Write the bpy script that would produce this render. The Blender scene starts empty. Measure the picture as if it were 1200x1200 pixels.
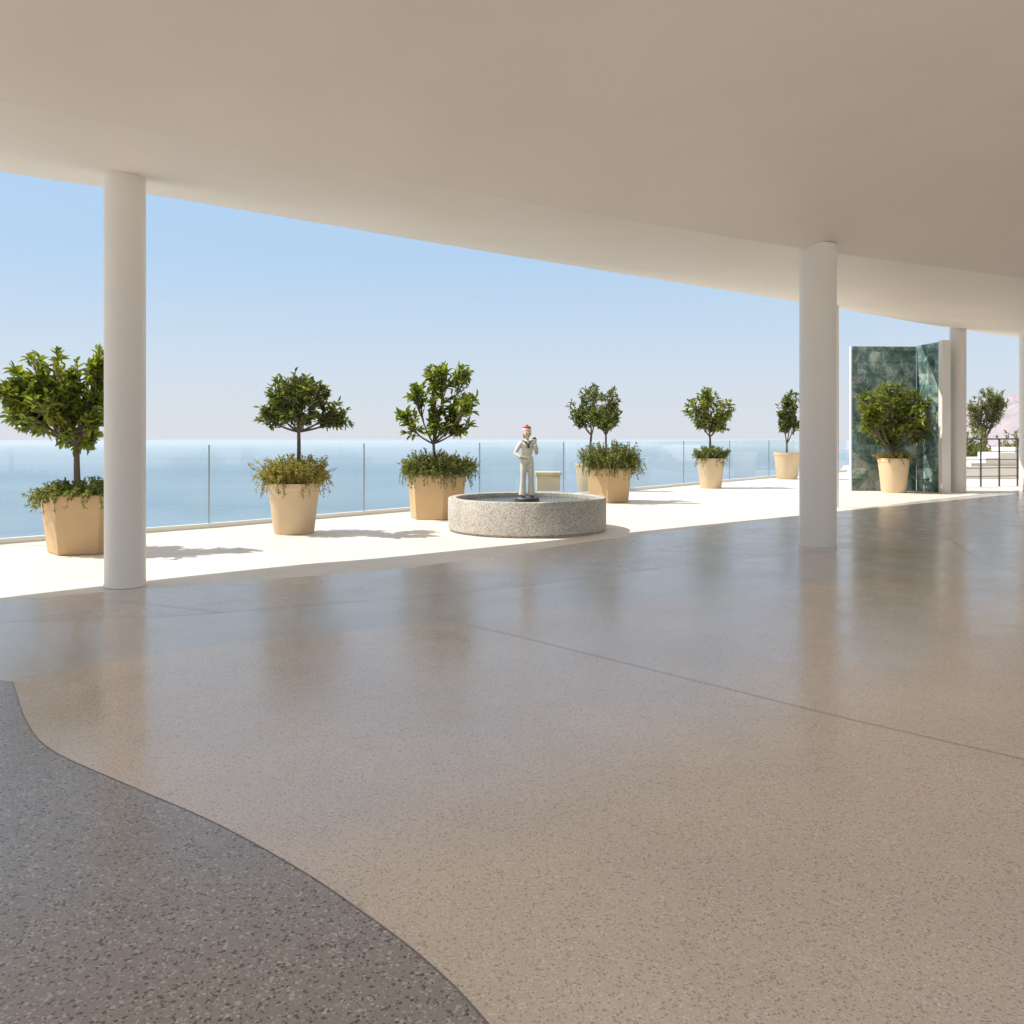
import bpy, bmesh, math, random
import numpy as np
from mathutils import Vector, Matrix, noise
D=bpy.data
scene=bpy.context.scene
COL=scene.collection
scene.view_settings.view_transform='Standard'
scene.view_settings.look='None'
scene.view_settings.exposure=0
# ------------------------------------------------------------------ helpers
def link(o,parent=None):
    COL.objects.link(o)
    if parent: o.parent=parent
    return o
def mesh_obj(name,verts,faces,mats,parent=None,smooth=False,mi=None):
    me=D.meshes.new(name); me.from_pydata([tuple(v) for v in verts],[],faces)
    for m in (mats if isinstance(mats,(list,tuple)) else [mats]): me.materials.append(m)
    if mi is not None: me.polygons.foreach_set('material_index',mi)
    if smooth: me.polygons.foreach_set('use_smooth',[True]*len(faces))
    me.update()
    return link(D.objects.new(name,me),parent)
def empty(name,loc=(0,0,0)):
    e=D.objects.new(name,None); e.location=loc; COL.objects.link(e); return e
def new_mat(name):
    m=D.materials.new(name); m.use_nodes=True
    nt=m.node_tree; b=nt.nodes['Principled BSDF']
    return m,nt,b
def N(nt,t,**k):
    n=nt.nodes.new(t)
    for a,v in k.items():
        if a in n.inputs: n.inputs[a].default_value=v
        else: setattr(n,a,v)
    return n
def ramp(nt,fac,stops,interp='LINEAR'):
    r=nt.nodes.new('ShaderNodeValToRGB'); r.color_ramp.interpolation=interp
    el=r.color_ramp.elements
    while len(el)<len(stops): el.new(0.5)
    for e,(p,c) in zip(el,stops):
        e.position=p; e.color=(c[0],c[1],c[2],1) if len(c)==3 else c
    nt.links.new(fac,r.inputs[0]); return r
def mixc(nt,fac,a,b,mode='MIX'):
    m=nt.nodes.new('ShaderNodeMix'); m.data_type='RGBA'; m.blend_type=mode
    for s,v in ((m.inputs[0],fac),(m.inputs[6],a),(m.inputs[7],b)):
        if hasattr(v,'links') : nt.links.new(v,s)
        elif isinstance(v,(int,float)): s.default_value=v
        else: s.default_value=(v[0],v[1],v[2],1)
    return m.outputs[2]
def bump(nt,h,strength,dist,bsdf):
    b=nt.nodes.new('ShaderNodeBump'); b.inputs['Strength'].default_value=strength; b.inputs['Distance'].default_value=dist
    nt.links.new(h,b.inputs['Height']); nt.links.new(b.outputs[0],bsdf.inputs['Normal']); return b
def coord(nt): return nt.nodes.new('ShaderNodeTexCoord').outputs['Object']
def catmull(pts,n=12):
    P=[Vector(p) for p in pts]; P=[2*P[0]-P[1]]+P+[2*P[-1]-P[-2]]
    out=[]
    for i in range(1,len(P)-2):
        for k in range(n):
            t=k/n; a,b,c,d=P[i-1],P[i],P[i+1],P[i+2]
            out.append(0.5*((2*b)+(c-a)*t+(2*a-5*b+4*c-d)*t*t+(3*b-a-3*c+d)*t**3))
    out.append(P[-2]); return out
# ------------------------------------------------------------------ materials
def plaster(name,col,var=0.04,rough=0.6,bs=0.15):
    m,nt,b=new_mat(name); co=coord(nt)
    n=N(nt,'ShaderNodeTexNoise',Scale=0.9,Detail=5.0); nt.links.new(co,n.inputs['Vector'])
    r=ramp(nt,n.outputs[0],[(0.3,[c*(1-var) for c in col]),(0.7,[min(1,c*(1+var)) for c in col])])
    nt.links.new(r.outputs[0],b.inputs['Base Color']); b.inputs['Roughness'].default_value=rough
    n2=N(nt,'ShaderNodeTexNoise',Scale=60.0,Detail=3.0); nt.links.new(co,n2.inputs['Vector'])
    bump(nt,n2.outputs[0],bs,0.002,b); return m
M_ceil=plaster('ceiling_plaster',(0.91,0.84,0.745),0.025,0.55)
M_col=plaster('column_paint',(0.86,0.81,0.74),0.03,0.4)
M_white=plaster('white_render',(0.80,0.77,0.72),0.04,0.6)
M_pot=plaster('pot_clay',(0.60,0.41,0.22),0.16,0.75,0.4)
M_pot2=plaster('pot_clay_pale',(0.66,0.51,0.32),0.16,0.75,0.4)
def terrazzo(name,base,chipd,chipl,scale,rlo,rhi,amt=0.55,spec=.5):
    m,nt,b=new_mat(name); co=coord(nt)
    v=N(nt,'ShaderNodeTexVoronoi',Scale=scale); nt.links.new(co,v.inputs['Vector'])
    v2=N(nt,'ShaderNodeTexVoronoi',Scale=scale*2.1); nt.links.new(co,v2.inputs['Vector'])
    sep=nt.nodes.new('ShaderNodeSeparateColor'); nt.links.new(v.outputs['Color'],sep.inputs[0])
    sep2=nt.nodes.new('ShaderNodeSeparateColor'); nt.links.new(v2.outputs['Color'],sep2.inputs[0])
    chip=ramp(nt,sep.outputs[0],[(0.0,chipd),(0.10,base),(0.55,[c*1.06 for c in base]),(0.80,[c*0.93 for c in base]),(0.93,chipl)],'CONSTANT')
    small=ramp(nt,sep2.outputs[1],[(0.0,chipd),(0.14,base),(0.60,[c*0.92 for c in base]),(0.86,chipl)],'CONSTANT')
    mk=ramp(nt,v.outputs['Distance'],[(0.42,(1,1,1)),(0.5,(0,0,0))])
    c=mixc(nt,mk.outputs[0],small.outputs[0],chip.outputs[0])
    c=mixc(nt,amt,base,c)
    n=N(nt,'ShaderNodeTexNoise',Scale=0.8,Detail=6.0,Roughness=0.6); nt.links.new(co,n.inputs['Vector'])
    r=ramp(nt,n.outputs[0],[(0.3,(0.86,0.86,0.87)),(0.7,(1.07,1.06,1.04))])
    c=mixc(nt,1.0,c,r.outputs[0],'MULTIPLY')
    nt.links.new(c,b.inputs['Base Color'])
    n3=N(nt,'ShaderNodeTexNoise',Scale=2.5,Detail=5.0,Roughness=0.65); nt.links.new(co,n3.inputs['Vector'])
    rr=nt.nodes.new('ShaderNodeMapRange'); rr.inputs[1].default_value=0.3; rr.inputs[2].default_value=0.7
    rr.inputs[3].default_value=rlo; rr.inputs[4].default_value=rhi
    nt.links.new(n3.outputs[0],rr.inputs[0]); nt.links.new(rr.outputs[0],b.inputs['Roughness'])
    b.inputs['Specular IOR Level'].default_value=spec
    n4=N(nt,'ShaderNodeTexNoise',Scale=5.0,Detail=4.0); nt.links.new(co,n4.inputs['Vector'])
    bump(nt,n4.outputs[0],0.14,0.004,b)
    return m
M_tgrey=terrazzo('terrazzo_grey',(0.36,0.305,0.27),(0.10,0.08,0.07),(0.62,0.53,0.47),85,0.18,0.30,0.85,.6)
M_tedge=terrazzo('terrazzo_edge',(0.62,0.56,0.52),(0.3,0.25,0.22),(0.74,0.67,0.62),95,0.18,0.30,0.4,.8)
M_tband=terrazzo('terrazzo_mid',(0.64,0.57,0.51),(0.32,0.26,0.22),(0.74,0.67,0.61),100,0.15,0.26,0.4,.8)
M_tbeige=terrazzo('terrazzo_beige',(0.73,0.585,0.46),(0.40,0.28,0.19),(0.86,0.77,0.67),110,0.14,0.25,0.65,.8)
M_terr=terrazzo('terrace_stone',(0.79,0.735,0.665),(0.6,0.54,0.48),(0.86,0.8,0.74),60,0.5,0.65,0.35)
M_joint,nt,b=new_mat('joint_metal'); b.inputs['Base Color'].default_value=(0.28,0.22,0.18,1); b.inputs['Roughness'].default_value=0.35
# granite
M_gran,nt,b=new_mat('granite'); co=coord(nt)
v=N(nt,'ShaderNodeTexVoronoi',Scale=110.0); nt.links.new(co,v.inputs['Vector'])
sp=nt.nodes.new('ShaderNodeSeparateColor'); nt.links.new(v.outputs['Color'],sp.inputs[0])
r=ramp(nt,sp.outputs[0],[(0.0,(0.24,0.22,0.20)),(0.13,(0.50,0.46,0.41)),(0.5,(0.60,0.555,0.49)),(0.8,(0.69,0.64,0.57))],'CONSTANT')
n=N(nt,'ShaderNodeTexNoise',Scale=3.0,Detail=5.0); nt.links.new(co,n.inputs['Vector'])
r2=ramp(nt,n.outputs[0],[(0.3,(0.85,0.85,0.83)),(0.7,(1.05,1.05,1.05))])
nt.links.new(mixc(nt,1.0,r.outputs[0],r2.outputs[0],'MULTIPLY'),b.inputs['Base Color']); b.inputs['Roughness'].default_value=0.7
bump(nt,v.outputs['Distance'],0.2,0.002,b)
M_fwater,nt,b=new_mat('fountain_water'); b.inputs['Base Color'].default_value=(0.02,0.05,0.05,1); b.inputs['Roughness'].default_value=0.03
n=N(nt,'ShaderNodeTexNoise',Scale=9.0,Detail=3.0); nt.links.new(coord(nt),n.inputs['Vector']); bump(nt,n.outputs[0],0.5,0.03,b)
# sea
M_sea,nt,b=new_mat('sea_water'); co=coord(nt)
mp=N(nt,'ShaderNodeMapping'); mp.inputs['Scale'].default_value=(0.0006,0.0025,1); nt.links.new(co,mp.inputs[0])
n=N(nt,'ShaderNodeTexNoise',Scale=1.0,Detail=8.0,Roughness=0.6); nt.links.new(mp.outputs[0],n.inputs['Vector'])
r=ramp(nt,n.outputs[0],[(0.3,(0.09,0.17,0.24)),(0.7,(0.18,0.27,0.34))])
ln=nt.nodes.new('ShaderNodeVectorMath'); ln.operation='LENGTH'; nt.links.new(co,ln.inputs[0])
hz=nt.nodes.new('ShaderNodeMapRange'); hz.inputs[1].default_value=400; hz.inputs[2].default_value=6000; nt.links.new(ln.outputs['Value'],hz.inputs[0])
c=mixc(nt,hz.outputs[0],r.outputs[0],(0.46,0.52,0.56))  # distance haze painted into the base colour, paler further out
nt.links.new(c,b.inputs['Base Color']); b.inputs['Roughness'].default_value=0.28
n2=N(nt,'ShaderNodeTexNoise',Scale=0.12,Detail=6.0); nt.links.new(co,n2.inputs['Vector']); bump(nt,n2.outputs[0],0.5,1.2,b)
# mountain, cliff
M_mtn=plaster('hazy_mountain_rock',(0.38,0.33,0.35),0.14,0.9)  # aerial haze put into the pale base colour
for nn in M_mtn.node_tree.nodes:
    if nn.type=='TEX_NOISE' and abs(nn.inputs['Scale'].default_value-0.9)<.01: nn.inputs['Scale'].default_value=0.01
M_cliff=plaster('cliff_earth',(0.22,0.22,0.15),0.3,0.9)
# leaves
def leafmat(name,dark,light,tr=0.4,rough=0.4):
    m,nt,b=new_mat(name); out=nt.nodes['Material Output']
    g=nt.nodes.new('ShaderNodeNewGeometry')
    r=ramp(nt,g.outputs['Random Per Island'],[(0.0,dark),(0.6,[(a+c)/2 for a,c in zip(dark,light)]),(1.0,light)])
    nt.links.new(r.outputs[0],b.inputs['Base Color']); b.inputs['Roughness'].default_value=rough
    t=nt.nodes.new('ShaderNodeBsdfTranslucent')
    nt.links.new(mixc(nt,1.0,r.outputs[0],(1.8,1.8,0.7),'MULTIPLY'),t.inputs[0])
    mx=nt.nodes.new('ShaderNodeMixShader'); mx.inputs[0].default_value=tr
    nt.links.new(b.outputs[0],mx.inputs[1]); nt.links.new(t.outputs[0],mx.inputs[2]); nt.links.new(mx.outputs[0],out.inputs[0])
    return m
M_leafA=leafmat('citrus_leaf',(0.07,0.11,0.016),(0.32,0.35,0.06))
M_leafB=leafmat('dark_leaf',(0.05,0.075,0.022),(0.22,0.25,0.07))
M_herb=leafmat('rosemary_leaf',(0.08,0.11,0.035),(0.30,0.31,0.11))
M_herbY=leafmat('yellow_herb_leaf',(0.18,0.17,0.05),(0.48,0.40,0.13))
M_olive=leafmat('olive_leaf',(0.12,0.14,0.07),(0.30,0.31,0.17))
M_bark=plaster('bark',(0.15,0.115,0.085),0.3,0.9,0.6)
M_stem=plaster('green_stem',(0.13,0.13,0.06),0.2,0.8,0.2)
M_soil=plaster('soil',(0.06,0.045,0.03),0.3,0.95,0.6)
# ------------------------------------------------------------------ sheets
def sheet(name,pts,z,mat,thick=0):
    bm=bmesh.new(); vs=[bm.verts.new((p[0],p[1],z)) for p in pts]; f=bm.faces.new(vs)
    bm.normal_update()
    if f.normal.z<0: f.normal_flip()
    if thick:
        r=bmesh.ops.extrude_face_region(bm,geom=[f])
        bmesh.ops.translate(bm,verts=[v for v in r['geom'] if isinstance(v,bmesh.types.BMVert)],vec=(0,0,-thick))
        bmesh.ops.recalc_face_normals(bm,faces=bm.faces)
    bmesh.ops.triangulate(bm,faces=bm.faces[:])
    me=D.meshes.new(name); bm.to_mesh(me); bm.free(); me.materials.append(mat)
    return link(D.objects.new(name,me))
GL=[(-16,1.0),(-11.5,4.6),(-8.5,7.2),(-5.7,9.6),(-4.57,10.65),(-2.6,12.8),(-0.6,15.0),(3.9,20.6),(8.6,26.2),(11.6,29.6)]
glass_line=[(p.x,p.y) for p in catmull([(a,b,0) for a,b in GL],8)]
outer=[(x-0.18,y+0.16) for x,y in glass_line]
sheet('terrace_ground',outer+[(14,36),(60,36),(60,-24),(-30,-24)],0,M_terr,0.5)
SH=[(-9,2.4),(-5.5,5.0),(-3.77,6.2),(-2.17,7.1),(-0.94,7.8),(0.2,9.0),(1.49,10.35),(4.4,13.0),(5.85,14.3),(8.6,16.8),(14,21.2),(24,28)]
shl=[(p.x,p.y) for p in catmull([(a,b,0) for a,b in SH],8)]
lo=[(-2.44,4.17),(-2.05,3.60),(-1.76,3.26),(-1.32,2.93),(-.93,2.65),(-.59,2.36),(-.36,2.13),(-.19,1.94),(-.05,1.74),(.2,1.3),(.4,.6),(.5,-.5),(.6,-1.5)]
lol=[(p.x,p.y) for p in catmull([(a,b,0) for a,b in lo],8)]
up=[(-2.44,4.17),(-1.71,4.88),(-.39,5.55),(1.28,6.38),(4.86,8.1),(12,11.5),(25,18)]
upl=[(p.x,p.y) for p in catmull([(a,b,0) for a,b in up],8)]
mid=[(-3.6,5.4),(-2.7,5.65),(-1.97,5.8),(0,6.8),(1.76,8.05),(6.4,10.9),(14,15.8),(25,22)]
midl=[(p.x,p.y) for p in catmull([(a,b,0) for a,b in mid],8)]
ZF=.005
shL=[p for p in shl if p[0]<=-3.7]; shR=[shL[-1]]+[p for p in shl if p[0]>-3.7]
sheet('terrazzo_floor',[(-9,-1.6)]+shL+[midl[0],(-2.9,4.3)]+lol+[(.5,-1.6)],ZF,M_tgrey)
sheet('terrazzo_band_floor',midl+[(25,18.0)]+upl[::-1][1:]+[(-2.9,4.3)],ZF,M_tband)
sheet('terrazzo_panel_floor',upl+[(25,6),(9,-1.5)]+lol[::-1][:-1],ZF,M_tbeige)
sheet('terrazzo_edge_floor',shR+[(25,25)]+midl[::-1],ZF,M_tedge)
def ribbon(name,pts,z,w,mat):
    vs=[];fs=[]
    P=[Vector((p[0],p[1],0)) for p in pts]
    for i,p in enumerate(P):
        t=(P[min(i+1,len(P)-1)]-P[max(i-1,0)]).normalized(); n=Vector((-t.y,t.x,0))
        vs+= [p+n*w/2+Vector((0,0,z)),p-n*w/2+Vector((0,0,z))]
        if i: fs.append((2*i-2,2*i-1,2*i+1,2*i))
    return mesh_obj(name,vs,fs,mat)
ribbon('floor_joint',lol,ZF+.0012,0.004,M_joint)
ribbon('floor_joint',[(-.41,5.55),(0.0,5.15),(1.44,3.6),(1.9,3.16),(5,-.1)],ZF+.0016,0.0035,M_joint)
ribbon('floor_joint',[(-3.1,6.3),(-2.7,6.15),(-1.97,5.8)],ZF+.0012,0.004,M_joint)
ribbon('floor_joint',midl,ZF+.0016,0.004,M_joint)
ribbon('floor_joint',[(4.5,8.2),(5.2,10.2)],ZF+.002,0.004,M_joint)
# ------------------------------------------------------------------ sea, mountain, cliff
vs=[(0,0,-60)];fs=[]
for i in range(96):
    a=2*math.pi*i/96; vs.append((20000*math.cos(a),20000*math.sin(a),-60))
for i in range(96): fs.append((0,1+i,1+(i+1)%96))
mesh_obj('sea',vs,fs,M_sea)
def terrain(name,x0,x1,y0,y1,nx,ny,fn,mat):
    vs=[];fs=[]
    for j in range(ny+1):
        for i in range(nx+1):
            x=x0+(x1-x0)*i/nx; y=y0+(y1-y0)*j/ny; vs.append((x,y,fn(x,y)))
    for j in range(ny):
        for i in range(nx):
            a=j*(nx+1)+i; fs.append((a,a+1,a+nx+2,a+nx+1))
    return mesh_obj(name,vs,fs,mat)
def mt(x,y):
    u=(x-1650)/900; w=1-abs((y-3600)/900)
    ridge=430*max(0,min(1.6,u))**0.5 if u>0 else 0
    n=noise.fractal(Vector((x*.004,y*.004,3)),1.0,2.0,6)
    n2=noise.fractal(Vector((x*.0015,y*.0015,1)),1.0,2.0,3)
    return -70+max(0,w)**0.8*(ridge*(1+.18*n2)+44*n*min(1,max(0,u*3)))
terrain('mountain_hill',1600,5200,2700,4500,260,110,mt,M_mtn)
def cl(x,y):
    d=math.hypot(x-12,y+2); return -0.6-max(0,(d-14))*1.1-(0.5 if d<14 else 0)+2.0*noise.noise(Vector((x*.1,y*.1,0)))*min(1,max(0,(d-16)/10))-3
terrain('cliff_hill',-70,110,-90,90,90,90,cl,M_cliff)
# ------------------------------------------------------------------ canopy roof
CR=[(-12,-2.5,0),(-7,1.6,0),(-4.5,4.0,0),(-3.12,5.2,0),(-1.85,6.17,0),(0,7.4,0),(3.05,9.23,0),(6.34,10.9,0),(12,14,0),(22,20,0)]
ED=[(-14,-1.5,0),(-9.6,3.4,0),(-6.6,6.7,0),(-4.95,8.2,0),(-3.86,8.95,0),(0,12.1,0),(6.0,16.8,0),(10.4,20.4,0),(14.2,23.1,0),(24,30,0)]
cr=catmull(CR,10); ed=catmull(ED,10)
zc=3.25; ze=3.82
def zband(s): return zc+(ze-zc)*s**2.6
vs=[];fs=[];nb=14
for a,b in zip(cr,ed):
    d=(b-a).normalized()
    RB=5.2+max(0,a.x+1)*.62
    row=[]
    row.append(a-d*(RB+.01)+Vector((0,0,zc+.95)))
    for q in (1,.75,.55,.35,.2,0.12,.05,0):
        q*=RB; row.append(a-d*q+Vector((0,0,zc+.55*(1-math.exp(-q*.42)) )))
    SP=len(row)
    for k in range(nb+1):
        s=k/nb; p=a.lerp(b,s); row.append(Vector((p.x,p.y,zband(s))))
    row.append(Vector((b.x,b.y,ze+.012))+d*0.015)
    row.append(Vector((b.x,b.y,ze+.22))+d*0.015)
    row.append(a-d*(RB+.01)+Vector((0,0,zc+.95)))
    W=len(row); vs+=row
nr=len(cr)
for i in range(nr-1):
    for k in range(W-1):
        if k==SP-1: continue
        a=i*W+k; fs.append((a,a+1,a+W+1,a+W))
roof=mesh_obj('canopy_roof',vs,fs,M_ceil,smooth=True)
m=roof.modifiers.new('es','EDGE_SPLIT'); m.split_angle=math.radians(30)
def ceil_z(x,y):
    best=1e9;z=zc
    for i in range(nr-1):
        for k in range(0,41):
            s=k/40; p=cr[i].lerp(ed[i],s); d=(p.x-x)**2+(p.y-y)**2
            if d<best: best=d; z=zband(s)
    if best>1: z=zc+.5
    return z
def column(x,y,r):
    h=ceil_z(x,y)+0.05; n=64
    prof=[(r+.004,0.0),(r+.004,0.02),(r,0.022),(r,h)]
    vs=[];fs=[]
    for pr,z in prof:
        for i in range(n): a=2*math.pi*i/n; vs.append((x+pr*math.cos(a),y+pr*math.sin(a),z+.004))
    for k in range(len(prof)-1):
        for i in range(n): fs.append((k*n+i,k*n+(i+1)%n,(k+1)*n+(i+1)%n,(k+1)*n+i))
    o=mesh_obj('column',vs,fs,M_col,smooth=True); m=o.modifiers.new('es','EDGE_SPLIT'); return o
column(-3.11,6.86,.155); column(3.37,9.4,.195); column(9.72,18.6,.165); column(11.52,19.0,.2)
column(9.0,9.0,.18)
def tube(vs,fs,path,radii,sides=8,cap=True):
    base=len(vs); prev=None
    for i,p in enumerate(path):
        t=(path[min(i+1,len(path)-1)]-path[max(i-1,0)])
        if t.length<1e-9: t=Vector((0,0,1))
        t.normalize()
        u=t.orthogonal().normalized() if prev is None else (prev-t*prev.dot(t)).normalized()
        prev=u; w=t.cross(u)
        for k in range(sides):
            a=2*math.pi*k/sides; vs.append(p+(u*math.cos(a)+w*math.sin(a))*radii[i])
    for i in range(len(path)-1):
        for k in range(sides):
            fs.append((base+i*sides+k,base+i*sides+(k+1)%sides,base+(i+1)*sides+(k+1)%sides,base+(i+1)*sides+k))
    if cap:
        fs.append(tuple(base+k for k in range(sides))[::-1]); e=base+(len(path)-1)*sides
        fs.append(tuple(e+k for k in range(sides)))
vs=[];fs=[]; tube(vs,fs,[Vector((5.53,14.5,0)),Vector((5.53,14.5,ceil_z(5.53,14.5)+.03))],[.022,.022],12)
mesh_obj('slim_white_post',vs,fs,M_col,smooth=True)
# ------------------------------------------------------------------ glass balustrade
M_glass,nt,b=new_mat('balustrade_glass'); nt.nodes.remove(b); out=nt.nodes['Material Output']
tr=nt.nodes.new('ShaderNodeBsdfTransparent'); tr.inputs[0].default_value=(0.96,0.985,0.985,1)
gl=nt.nodes.new('ShaderNodeBsdfGlossy'); gl.inputs['Roughness'].default_value=0.02
fr=nt.nodes.new('ShaderNodeLayerWeight'); fr.inputs[0].default_value=.5
pw=nt.nodes.new('ShaderNodeMath'); pw.operation='POWER'; pw.inputs[1].default_value=4.5; nt.links.new(fr.outputs['Facing'],pw.inputs[0])
ma=nt.nodes.new('ShaderNodeMath'); ma.operation='MULTIPLY_ADD'; ma.inputs[1].default_value=.6; ma.inputs[2].default_value=.03; nt.links.new(pw.outputs[0],ma.inputs[0])
mx=nt.nodes.new('ShaderNodeMixShader'); nt.links.new(ma.outputs[0],mx.inputs[0]); nt.links.new(tr.outputs[0],mx.inputs[1]); nt.links.new(gl.outputs[0],mx.inputs[2]); nt.links.new(mx.outputs[0],out.inputs[0])
M_metal,nt,b=new_mat('brushed_metal'); b.inputs['Base Color'].default_value=(0.42,0.43,0.43,1); b.inputs['Metallic'].default_value=0.9; b.inputs['Roughness'].default_value=0.35
M_dark,nt,b=new_mat('dark_iron'); b.inputs['Base Color'].default_value=(0.09,0.085,0.08,1); b.inputs['Roughness'].default_value=0.5
P=[Vector((x,y,0)) for x,y in glass_line]
acc=[0]
for i in range(1,len(P)): acc.append(acc[-1]+(P[i]-P[i-1]).length)
def at(s):
    for i in range(1,len(P)):
        if acc[i]>=s: return P[i-1].lerp(P[i],(s-acc[i-1])/(acc[i]-acc[i-1]))
    return P[-1]
rail=empty('glass_balustrade')
gv=[];gf=[];mv=[];mf=[]
def box(vs,fs,a,b,th,z0,z1):
    t=(b-a).normalized(); n=Vector((-t.y,t.x,0))*th/2; k=len(vs)
    for z in (z0,z1):
        for p in (a-n,b-n,b+n,a+n): vs.append(Vector((p.x,p.y,z)))
    for f in ((3,2,1,0),(4,5,6,7),(0,1,5,4),(1,2,6,5),(2,3,7,6),(3,0,4,7)): fs.append(tuple(k+i for i in f))
L=acc[-1]; s=0.5; pl=2.55
while s<L:
    e=min(s+pl,L); a=at(s+.008); b=at(e-.008)
    box(gv,gf,a,b,.016,.05,1.1); box(mv,mf,at(s),at(e),.07,0.001,.06)
    s=e
mesh_obj('glass_panels',gv,gf,M_glass,rail); mesh_obj('base_channel',mv,mf,M_white,rail)
jv=[];jf=[]; s=0.5
while s<L-.1:
    p=at(s); q=at(s+.01); box(jv,jf,p-(q-p).normalized()*.006,p+(q-p).normalized()*.006,.02,.05,1.098); s+=pl
mesh_obj('joint_seals',jv,jf,M_metal,rail)
# ------------------------------------------------------------------ pots
def pot(name,x,y,rt,rb,h,sides,mat,rot=0,rim=0.03,wall=.035):
    prof=[(rb*.98,0),(rb,0.012),(rb+(rt-rb)*.9,h*.86),(rb+(rt-rb)*.92,h*.88),(rt,h*.885),(rt+.006,h*.93),(rt,h),(rt-wall,h),(rt-wall,h-.06)]
    if sides<12: prof=[(rb*.97,0),(rb,0.015),(rt,h-.01),(rt-.008,h),(rt-wall,h),(rt-wall,h-.06)]
    vs=[];fs=[];n=sides
    for r,z in prof:
        for i in range(n): a=rot+2*math.pi*i/n; vs.append((x+r*math.cos(a),y+r*math.sin(a),z+.002))
    for k in range(len(prof)-1):
        for i in range(n): fs.append((k*n+i,k*n+(i+1)%n,(k+1)*n+(i+1)%n,(k+1)*n+i))
    mi=[0]*len(fs); e=(len(prof)-1)*n; fs.append(tuple(e+i for i in range(n))); mi.append(1)
    fs.append(tuple(range(n))[::-1]); mi.append(0)
    o=mesh_obj(name,vs,fs,[mat,M_soil],mi=mi,smooth=sides>12)
    if sides>12: m=o.modifiers.new('es','EDGE_SPLIT'); m.split_angle=math.radians(35)
    else:
        m=o.modifiers.new('bv','BEVEL'); m.width=.008; m.segments=2; m.limit_method='ANGLE'
    return o
# ------------------------------------------------------------------ leaves / trees
def leaf(vs,fs,p,d,up,L,Wd,rng):
    d=d.normalized(); s=d.cross(up)
    if s.length<1e-4: s=d.orthogonal()
    s.normalize(); n=s.cross(d)
    k=len(vs); f=.22*Wd; dr=-.12*L
    vs+= [p, p+d*L*.32+s*Wd*.5+n*f, p+d*L*.68+s*Wd*.42+n*(f+dr*.3), p+d*L+n*dr, p+d*L*.68-s*Wd*.42+n*(f+dr*.3), p+d*L*.32-s*Wd*.5+n*f]
    fs+= [(k,k+1,k+2,k+3),(k,k+3,k+4,k+5)]
def rv(rng):
    while 1:
        v=Vector((rng.uniform(-1,1),rng.uniform(-1,1),rng.uniform(-1,1)))
        if .05<v.length<1: return v
def bez(a,b,c,n): return [a*(1-t)**2+b*2*t*(1-t)+c*t*t for t in [i/n for i in range(n+1)]]
def tree(name,base,fork,lobes,ntw,lpt,ll,seed,tr=.03,mat=M_leafA,lw=.42,spread=1.0):
    rng=random.Random(seed); tv=[];tf=[];lv=[];lf=[]
    base=Vector(base);fork=Vector(fork)
    midp=(base+fork)/2+Vector((rng.uniform(-.03,.03),rng.uniform(-.03,.03),0))
    path=bez(base,midp,fork,8); tube(tv,tf,path,[tr*(1.15-.35*i/8) for i in range(9)],10)
    for c,R in lobes:
        c=Vector(c);R=Vector(R)
        ctrl=fork.lerp(c,.4)+Vector(((c.x-fork.x)*.3,(c.y-fork.y)*.3,-.02))
        lp=bez(fork,ctrl,c,7); tube(tv,tf,lp,[tr*(.62-.42*i/7) for i in range(8)],7)
        for j in range(ntw):
            v=rv(rng).normalized()*(rng.uniform(.5,1)**.6)*(1.3 if rng.random()<.2 else 1)
            tip=c+Vector((v.x*R.x,v.y*R.y,v.z*R.z))
            st=lp[rng.randint(3,7)]
            cp=st.lerp(tip,.5)+Vector((0,0,-.03))+rv(rng)*.05
            tw=bez(st,cp,tip,6); tube(tv,tf,tw,[.008*(1-.75*i/6)+.0015 for i in range(7)],4)
            for l in range(lpt):
                t=1-rng.random()**1.3*.62; k=min(5,int(t*6)); p=tw[k].lerp(tw[k+1],t*6-k)
                ax=(tw[k+1]-tw[k]).normalized()
                d=ax*rng.uniform(.2,1.0)+rv(rng).normalized()*.9+Vector((0,0,.1))
                leaf(lv,lf,p,d,(Vector((0,0,1))+rv(rng)*.8),ll*rng.uniform(.65,1.15),ll*lw*rng.uniform(.8,1.1),rng)
    n=len(tv); vs=tv+lv; fs=tf+[tuple(i+n for i in f) for f in lf]
    return mesh_obj(name,vs,fs,[M_bark,mat],mi=[0]*len(tf)+[1]*len(lf))
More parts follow.
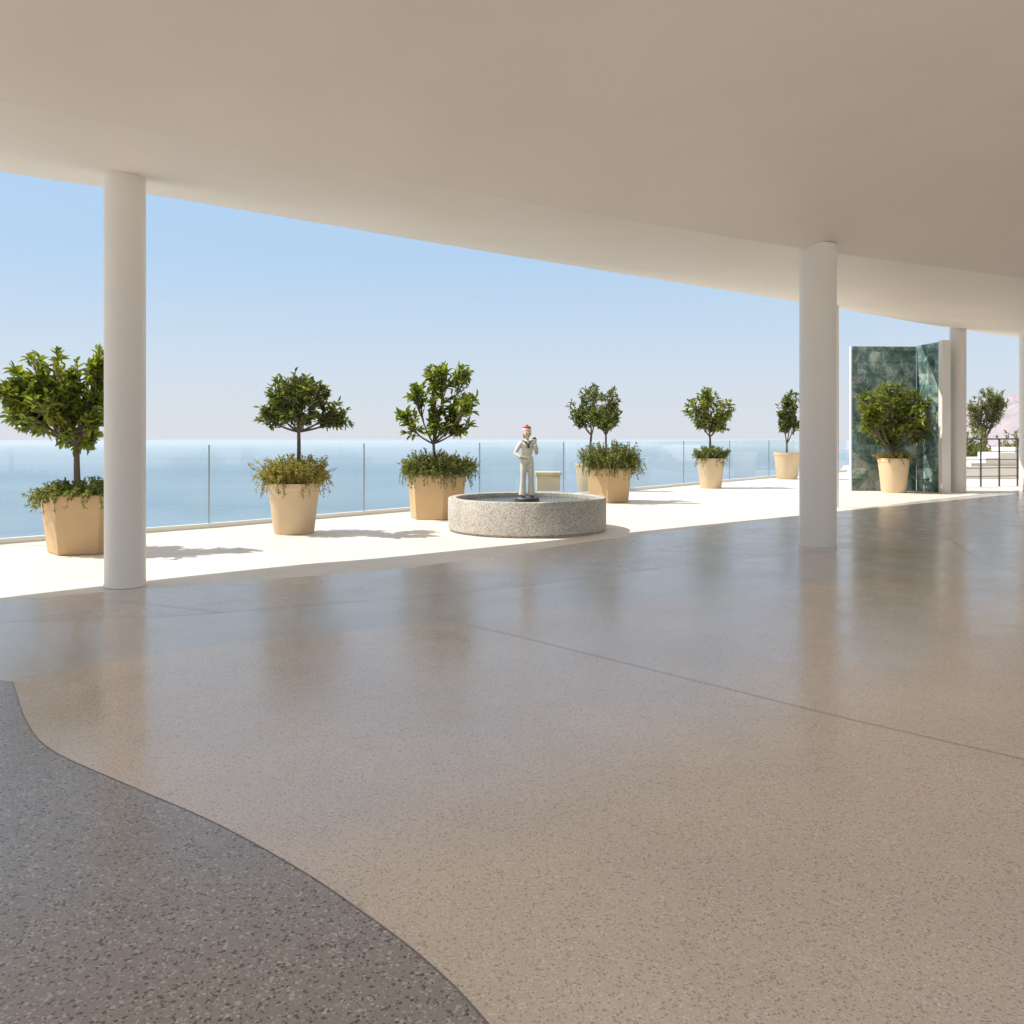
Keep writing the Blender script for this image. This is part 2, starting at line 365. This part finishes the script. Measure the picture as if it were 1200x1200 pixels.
def herb(name,x,y,z,R,H,n,seed,mat,ll=.03,out=1.0,trail=0.3,bias=(0,0),lps=26,clump=True):
    rng=random.Random(seed); tv=[];tf=[];lv=[];lf=[]
    nc=9; cl_=[(rng.uniform(0,6.28),rng.uniform(.65,1.15)) for _ in range(nc)]
    for i in range(n):
        a=rng.uniform(0,2*math.pi); r=R*math.sqrt(rng.random())*.9
        hv=1.0
        for (ca,cs) in cl_:
            dd=abs((a-ca+math.pi)%(2*math.pi)-math.pi)
            if dd<.5: hv=cs
        p=Vector((x+r*math.cos(a),y+r*math.sin(a),z-.03))
        o=Vector((math.cos(a)+bias[0],math.sin(a)+bias[1],0))*(r/R)
        if rng.random()<trail and r>R*.5:
            c=p+o*.16*out+Vector((0,0,H*.6)); e=p+o*rng.uniform(.14,.26)*out+Vector((0,0,-rng.uniform(-.1,.17)*hv))
        else:
            h=H*rng.uniform(.45,1.08)*(1-.30*(r/R)**2)*hv; c=p+Vector((0,0,h*.6))+o*.06; e=p+o*.19*out*rng.uniform(.4,1.2)+Vector((rng.uniform(-.05,.05),rng.uniform(-.05,.05),h))
        pa=bez(p,c,e,5); tube(tv,tf,pa,[.0025]*6,3,False)
        for l in range(lps):
            t=rng.uniform(.2,1); k=min(4,int(t*5)); q=pa[k].lerp(pa[k+1],t*5-k); ax=(pa[k+1]-pa[k]).normalized()
            leaf(lv,lf,q,ax*.8+rv(rng).normalized(),Vector((0,0,1))+rv(rng),ll*rng.uniform(.7,1.4),ll*.38,rng)
    n=len(tv)
    return mesh_obj(name,tv+lv,tf+[tuple(i+n for i in f) for f in lf],[M_stem,mat],mi=[0]*len(tf)+[1]*len(lf))
def px(u,v,Y): return Vector(((u-600)/1000*Y,Y,1.2+(512-v)/1000*Y))
def lobes(Y,L,dy=None):
    rng=random.Random(int(Y*100)); out=[]
    for (u,v,ru,rvv) in L:
        c=px(u,v,Y); r=ru/1000*Y; h=rvv/1000*Y
        c.y+=rng.uniform(-.28,.28); out.append((c,(r,max(r,.2),h)))
    return out
H6='hexagonal_planter'; RP='round_planter'
# T1
pot(H6,-4.47,8.95,.44,.37,.61,6,M_pot,rot=math.radians(14))
tree('citrus_tree',(-4.55,8.95,.5),px(90,520,8.95),lobes(8.95,[(34,455,30,26),(70,436,30,28),(102,450,26,36),(60,478,32,28),(98,498,26,28),(30,488,28,18),(112,424,14,18),(80,462,28,26),(76,510,20,12),(24,462,18,16)]),25,12,.115,1,.034)
herb('rosemary_plant',-4.47,8.95,.6,.42,.19,330,11,M_herb,trail=.4,ll=.036)
# T2
pot(RP,-2.72,10.65,.315,.245,.625,48,M_pot2)
tree('citrus_tree',(-2.70,10.65,.5),px(350,506,10.65),lobes(10.65,[(320,478,22,14),(350,458,26,18),(382,482,20,14),(352,484,28,14),(334,460,16,13),(374,462,16,13),(390,490,15,9),(312,488,14,10),(352,447,14,9)]),25,12,.088,2,.026,M_leafB,spread=1)
herb('flowering_herb_plant',-2.72,10.65,.62,.33,.38,400,12,M_herbY,out=1.15,trail=.18,ll=.034)
# T3
pot(H6,-1.12,12.65,.45,.40,.655,6,M_pot,rot=math.radians(-12))
tree('citrus_tree',(-1.10,12.65,.5),px(508,520,12.65),lobes(12.65,[(480,494,17,13),(510,470,19,18),(538,480,15,12),(520,442,15,13),(488,460,14,11),(547,472,12,8),(512,500,20,10),(540,498,13,8),(540,435,11,8),(508,437,8,8)]),14,10,.13,3,.024)
herb('rosemary_plant',-1.10,12.6,.64,.46,.42,600,13,M_herb,trail=.3,bias=(.2,0),out=1.0,ll=.036)
# T4 back & front
pot(RP,1.69,18.8,.30,.24,.62,40,M_pot2)
tree('citrus_tree',(1.69,18.8,.5),px(693,510,18.8),lobes(18.8,[(679,480,14,15),(692,462,14,13),(698,486,10,14),(683,492,12,9)]),26,12,.10,4,.03,M_leafB)
pot(H6,1.80,15.8,.46,.40,.63,6,M_pot,rot=math.radians(20))
tree('citrus_tree',(1.74,15.8,.5),px(710,510,15.8),lobes(15.8,[(702,485,12,13),(712,469,12,13),(720,486,10,14),(708,496,12,7)]),24,12,.09,5,.022,M_leafB)
herb('rosemary_plant',1.80,15.75,.62,.47,.50,640,15,M_herb,trail=.3,out=1.1,ll=.042,bias=(.12,0))
# T5
pot(RP,4.66,20.0,.32,.24,.70,40,M_pot2)
tree('citrus_tree',(4.64,20.0,.6),px(832,512,20),lobes(20,[(816,478,14,13),(832,466,14,12),(848,480,13,14),(832,492,17,12),(823,488,11,10),(844,498,10,8)]),24,12,.12,6,.03)
herb('rosemary_plant',4.66,20,.7,.32,.30,260,16,M_herb,trail=.2,ll=.05,lps=20)
# T6
pot(RP,7.83,24.3,.36,.28,.76,40,M_pot2)
tree('citrus_tree',(7.83,24.3,.6),px(922,520,24.3),lobes(24.3,[(915,480,9,13),(926,468,10,10),(931,488,10,14),(918,497,9,9)]),26,11,.13,7,.03,M_leafB)
# T7
pot(RP,8.25,18.45,.32,.25,.74,40,M_pot2)
tree('lemon_tree',(8.25,18.45,.6),px(1046,528,18.45),lobes(18.45,[(1020,468,17,18),(1048,462,17,16),(1076,472,17,18),(1028,498,17,15),(1062,492,20,17),(1082,500,11,14),(1044,512,17,10),(1013,488,10,12)]),24,13,.13,8,.035)
herb('rosemary_plant',8.25,18.45,.74,.28,.16,140,18,M_herbY,trail=.2,ll=.045,lps=18)
vs=[];fs=[]; box(vs,fs,Vector((.55,19.2,0)),Vector((1.07,19.2,0)),.5,.002,.34); box(vs,fs,Vector((.52,19.2,0)),Vector((1.10,19.2,0)),.56,.342,.42)
o=mesh_obj('stone_bench',vs,fs,M_pot2); m=o.modifiers.new('b','BEVEL'); m.width=.012; m.segments=2
# ------------------------------------------------------------------ fountain
fx,fy,R=.195,11.1,1.025
prof=[(R-.03,0),(R-.03,.02),(R,.03),(R,.405),(R-.012,.42),(R-.10,.42),(R-.11,.41),(R-.11,.10)]
n=128; vs=[];fs=[]
for r_,z in prof:
    for i in range(n): a=2*math.pi*i/n; vs.append((r_*math.cos(a),r_*math.sin(a),z+.002))
for k in range(len(prof)-1):
    for i in range(n): fs.append((k*n+i,k*n+(i+1)%n,(k+1)*n+(i+1)%n,(k+1)*n+i))
fe=empty('round_fountain',(fx,fy,0))
o=mesh_obj('basin',vs,fs,M_gran,fe,smooth=True); m=o.modifiers.new('es','EDGE_SPLIT'); m.split_angle=math.radians(40)
vs=[(0,0,.37)];fs=[]
for i in range(n): a=2*math.pi*i/n; vs.append(((R-.10)*math.cos(a),(R-.10)*math.sin(a),.37))
for i in range(n): fs.append((0,1+i,1+(i+1)%n))
mesh_obj('water_surface',vs,fs,M_fwater,fe)
vs=[];fs=[]; tube(vs,fs,[Vector((0,0,.1)),Vector((0,0,.40)),Vector((0,0,.415))],[.16,.16,.15],32); mesh_obj('pedestal',vs,fs,M_dark,fe)
# ------------------------------------------------------------------ statue
M_cream=plaster('statue_white_paint',(0.82,0.78,0.66),0.06,0.5)
M_skin=plaster('statue_skin_paint',(0.70,0.57,0.43),0.08,0.5)
M_red=plaster('statue_red',(0.50,0.07,0.045),0.1,0.5)
M_navy=plaster('statue_navy',(0.05,0.06,0.09),0.1,0.5)
M_hair=plaster('statue_hair',(0.10,0.07,0.05),0.1,0.6)
st=empty('sailor_boy_statue',(fx-.0,fy,.417)); st.rotation_euler=(0,0,math.radians(14))
S=.93
def ell(bm,c,r,rot=None):
    mtx=Matrix.Translation(Vector(c)*S)
    if rot: mtx=mtx@rot
    mtx=mtx@Matrix.Diagonal((r[0]*S,r[1]*S,r[2]*S,1))
    bmesh.ops.create_uvsphere(bm,u_segments=20,v_segments=14,radius=1,matrix=mtx)
def limb(bm,pts,sides=14,endcap=True):
    vs=[];fs=[]; tube(vs,fs,[Vector(p[:3])*S for p in pts],[p[3]*S for p in pts],sides)
    bv=[bm.verts.new(v) for v in vs]
    for f in fs: bm.faces.new([bv[i] for i in f])
    for p in ((pts[0],pts[-1]) if endcap else (pts[0],)): ell(bm,p[:3],(p[3],)*3)
def part(name,build,mat,vox=.006,sm=4):
    bm=bmesh.new(); build(bm); me=D.meshes.new(name); bm.to_mesh(me); bm.free(); me.materials.append(mat)
    o=link(D.objects.new(name,me),st)
    m=o.modifiers.new('r','REMESH'); m.mode='VOXEL'; m.voxel_size=vox; m.use_smooth_shade=True
    m=o.modifiers.new('s','SMOOTH'); m.iterations=sm; m.factor=.5
    return o
def trousers(bm):
    ell(bm,(0,0,.50),(.088,.066,.065))
    limb(bm,[(-.042,0,.49,.056),(-.050,-.006,.36,.047),(-.055,-.004,.26,.040),(-.058,.004,.15,.044),(-.062,.008,.028,.056)],endcap=False)
    limb(bm,[(.042,0,.49,.056),(.052,-.012,.36,.047),(.057,-.014,.26,.040),(.060,.0,.15,.044),(.064,.004,.028,.056)],endcap=False)
def tunic(bm):
    ell(bm,(0,0,.545),(.092,.068,.05)); ell(bm,(0,-.002,.64),(.082,.060,.09)); ell(bm,(0,0,.72),(.098,.056,.065)); ell(bm,(0,.002,.775),(.055,.042,.03))
    limb(bm,[(-.088,0,.745,.036),(-.130,.012,.68,.032),(-.165,.02,.615,.029),(-.140,-.02,.585,.027),(-.112,-.048,.560,.026)])
    limb(bm,[(.088,0,.745,.036),(.118,-.01,.68,.032),(.132,-.03,.62,.030),(.118,-.075,.67,.027),(.098,-.10,.725,.024)])
def skin(bm):
    limb(bm,[(0,.004,.77,.026),(0,0,.83,.025)])
    ell(bm,(0,-.004,.895),(.055,.062,.070)); ell(bm,(0,-.030,.862),(.036,.034,.030))
    ell(bm,(0,-.070,.885),(.008,.012,.014)); ell(bm,(0,-.064,.903),(.040,.008,.008))
    ell(bm,(0,-.064,.860),(.018,.007,.005)); ell(bm,(-.057,0,.888),(.008,.012,.018)); ell(bm,(.057,0,.888),(.008,.012,.018))
    ell(bm,(-.032,-.046,.874),(.015,.014,.014)); ell(bm,(.032,-.046,.874),(.015,.014,.014))
    ell(bm,(-.094,-.060,.548),(.022,.014,.022))
    for i,(dx,dz,l) in enumerate(((.0,.014,.036),(.004,.005,.040),(.004,-.004,.038),(.0,-.013,.030))):
        limb(bm,[(-.088+dx*.2,-.064,.548+dz,.0068),(-.070,-.072,.546+dz*1.1,.0063),(-.088+l+.012,-.068,.542+dz*1.15,.0055)],8)
    limb(bm,[(-.10,-.055,.56,.008),(-.104,-.03,.572,.007),(-.098,-.008,.574,.006)],8)
    ell(bm,(.092,-.106,.755),(.016,.016,.024))
    for i,(dx,l) in enumerate(((-.015,.030),(-.005,.036),(.005,.034),(.015,.026))):
        limb(bm,[(.090+dx,-.110,.772,.0066),(.086+dx*1.1,-.116,.790,.0060),(.078+dx*1.1,-.104,.790+l*.45,.0052)],8)
    limb(bm,[(.080,-.100,.752,.008),(.064,-.102,.763,.007),(.056,-.096,.778,.006)],8)
def shoes(bm):
    for sx in (-1,1):
        ell(bm,(sx*.066,-.048,.018),(.027,.050,.018)); ell(bm,(sx*.066,.0,.024),(.028,.045,.024))
def hat(bm):
    ell(bm,(0,.006,.944),(.066,.070,.026)); limb(bm,[(0,.0,.930,.060),(0,.002,.942,.062)],24,endcap=False)
def pom(bm): ell(bm,(0,.004,.972),(.060,.062,.026)); ell(bm,(0,0,1.0),(.022,.022,.016))
def hair(bm):
    ell(bm,(0,.020,.895),(.060,.056,.060)); ell(bm,(0,.040,.86),(.048,.03,.045))
def scarf(bm):
    limb(bm,[(-.060,-.02,.790,.010),(-.03,-.050,.765,.011),(0,-.066,.735,.012),(.03,-.050,.765,.011),(.060,-.02,.790,.010)],8)
    limb(bm,[(0,-.066,.735,.012),(-.008,-.070,.69,.009)],8); limb(bm,[(0,-.066,.735,.012),(.012,-.070,.695,.009)],8)
    ell(bm,(0,.045,.755),(.075,.016,.045))
def bag(bm):
    ell(bm,(.122,.050,.790),(.032,.034,.052)); limb(bm,[(.118,.03,.79,.009),(.105,-.05,.775,.008),(.094,-.112,.765,.008)],8)
def eyes(bm):
    for sx in (-1,1): ell(bm,(sx*.021,-.062,.893),(.008,.005,.005))
part('trousers',trousers,M_cream); part('tunic',tunic,M_cream); part('head_and_hands',skin,M_skin,.0035,2)
part('shoes',shoes,M_navy); part('hat',hat,M_cream,.004); part('hat_pompom',pom,M_red,.004); part('hair',hair,M_hair,.005)
part('scarf',scarf,M_navy,.004); part('sack',bag,M_navy,.005); part('eyes',eyes,M_navy,.002,1)
# ------------------------------------------------------------------ mosaic wall
M_mos,nt,b=new_mat('green_mosaic'); co=nt.nodes.new('ShaderNodeTexCoord').outputs['UV']
br=N(nt,'ShaderNodeTexBrick',Scale=1.0); br.inputs['Brick Width'].default_value=.42; br.inputs['Row Height'].default_value=.26; br.inputs['Mortar Size'].default_value=.006
br.inputs['Color1'].default_value=(1,1,1,1); br.inputs['Color2'].default_value=(0.2,0.2,0.2,1); br.inputs['Mortar'].default_value=(.15,.15,.15,1)
nt.links.new(co,br.inputs['Vector'])
n=N(nt,'ShaderNodeTexNoise',Scale=2.4,Detail=10.0,Roughness=.75,Distortion=.6); nt.links.new(co,n.inputs['Vector'])
r=ramp(nt,n.outputs[0],[(0.34,(0.06,0.11,0.10)),(0.44,(0.14,0.25,0.23)),(0.51,(0.28,0.42,0.38)),(0.58,(0.66,0.72,0.66)),(0.66,(0.16,0.32,0.33))])
r2=mixc(nt,0.65,(1,1,1),br.outputs[0])
nt.links.new(mixc(nt,1.0,r.outputs[0],r2,'MULTIPLY'),b.inputs['Base Color']); b.inputs['Roughness'].default_value=.18
def wallpanel(name,pts,h,th,mat,parent):
    vs=[];fs=[]
    a,b_=Vector((*pts[0],0)),Vector((*pts[1],0)); box(vs,fs,a,b_,th,.002,h)
    o=mesh_obj(name,vs,fs,mat,parent); l=o.data.uv_layers.new(name='UVMap'); Ld=(b_-a).length; t=(b_-a)/Ld
    for lp in o.data.loops:
        p=o.data.vertices[lp.vertex_index].co; l.data[lp.index].uv=((p-a).dot(t)+a.x*3,p.z)
    return o
mw=empty('green_mosaic_wall')
wallpanel('mosaic_panel',[(7.60,19.05),(9.04,19.12)],3.22,.06,M_mos,mw)
wallpanel('mosaic_return',[(9.09,19.12),(9.19,18.34)],3.24,.06,M_mos,mw)
vs=[];fs=[]; box(vs,fs,Vector((9.16,18.25,0)),Vector((9.34,18.25,0)),.16,.002,3.26); box(vs,fs,Vector((7.55,19.05,0)),Vector((7.567,19.05,0)),.09,.002,3.22)
mesh_obj('white_edge_frame',vs,fs,M_white,mw)
# ------------------------------------------------------------------ right background
rl=empty('metal_railing'); vs=[];fs=[]
A=Vector((10.2,20.2,0)); B=Vector((14.5,21.5,0))
for i in range(9):
    p=A.lerp(B,i/8); tube(vs,fs,[p,p+Vector((0,0,1.15))],[.022,.022],8)
for z in (.25,.45,.65,.85,1.15):
    tube(vs,fs,[A+Vector((0,0,z)),B+Vector((0,0,z))],[.018 if z>1 else .010]*2,8)
mesh_obj('posts_and_bars',vs,fs,M_dark,rl)
vs=[];fs=[]
for i in range(6):
    x=12.4+i*.42; box(vs,fs,Vector((x,25.2,0)),Vector((x+.42,25.2,0)),1.2,.002,.15*(i+1))
box(vs,fs,Vector((11.2,24.4,0)),Vector((20,24.4,0)),.2,.002,.36)
mesh_obj('white_garden_steps',vs,fs,M_white)
herb('garden_shrub',15.6,25.6,.1,.9,1.2,300,31,M_herb,ll=.11,lps=22,out=1.2)
herb('garden_shrub',14.2,27.9,.1,1.2,1.5,340,32,M_herb,ll=.11,lps=22,out=1.8)
herb('garden_shrub',17.6,27,.1,1.2,1.7,340,33,M_leafA,ll=.12,lps=22,out=1.6)
pot(RP,16.9,30.5,.4,.3,.8,32,M_pot2)
tree('olive_tree',(16.9,30.5,.7),px(1154,514,30.5),lobes(30.5,[(1143,478,10,13),(1156,466,12,13),(1166,484,11,14),(1150,496,12,12),(1170,470,8,10)]),40,12,.13,41,.05,M_olive)
tree('olive_tree',(21.5,34,0),px(1232,500,34),lobes(34,[(1220,478,12,12),(1236,466,12,12),(1245,484,12,12)]),34,11,.12,42,.07,M_olive)
# ------------------------------------------------------------------ light
sd=Vector((-.75,.07,1)).normalized()
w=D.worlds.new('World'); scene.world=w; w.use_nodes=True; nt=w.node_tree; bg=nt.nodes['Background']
sky=nt.nodes.new('ShaderNodeTexSky'); sky.sky_type='NISHITA'; sky.sun_disc=False
sky.sun_elevation=math.asin(sd.z); sky.sun_rotation=math.atan2(sd.x,sd.y)%(2*math.pi)
sky.air_density=1.0; sky.dust_density=0.6; sky.ozone_density=1.5; sky.altitude=60
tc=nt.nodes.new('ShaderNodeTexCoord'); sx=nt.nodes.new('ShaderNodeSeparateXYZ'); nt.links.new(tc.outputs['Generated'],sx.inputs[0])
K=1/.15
hzc=ramp(nt,sx.outputs[2],[(0.0,(.72,.75,.81)),(0.07,(.65,.74,.85)),(0.2,(.48,.67,.89)),(0.35,(.46,.66,.91)),(.6,(.80,.86,.94)),(1.0,(.92,.93,.97))])  # out-of-view stops overhead brightened to add fill under the roof
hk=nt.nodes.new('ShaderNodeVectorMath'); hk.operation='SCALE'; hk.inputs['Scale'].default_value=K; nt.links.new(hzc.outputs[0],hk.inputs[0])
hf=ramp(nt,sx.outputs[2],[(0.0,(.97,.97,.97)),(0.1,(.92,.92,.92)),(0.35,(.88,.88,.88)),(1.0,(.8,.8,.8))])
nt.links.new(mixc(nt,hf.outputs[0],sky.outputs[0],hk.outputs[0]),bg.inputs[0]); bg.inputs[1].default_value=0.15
sl=D.lights.new('Sun','SUN'); sl.energy=5.0; sl.angle=math.radians(.5); sl.color=(1,.94,.85)
so=link(D.objects.new('sun_light',sl)); so.rotation_euler=sd.to_track_quat('Z','Y').to_euler()
cam=D.cameras.new('Camera'); co_=link(D.objects.new('Camera',cam)); co_.location=(0,0,1.2); co_.rotation_euler=(math.radians(90),0,0)
cam.sensor_width=36; cam.lens=30; cam.shift_y=-(600-512)/1200; cam.clip_end=60000; cam.clip_start=.05
scene.camera=co_
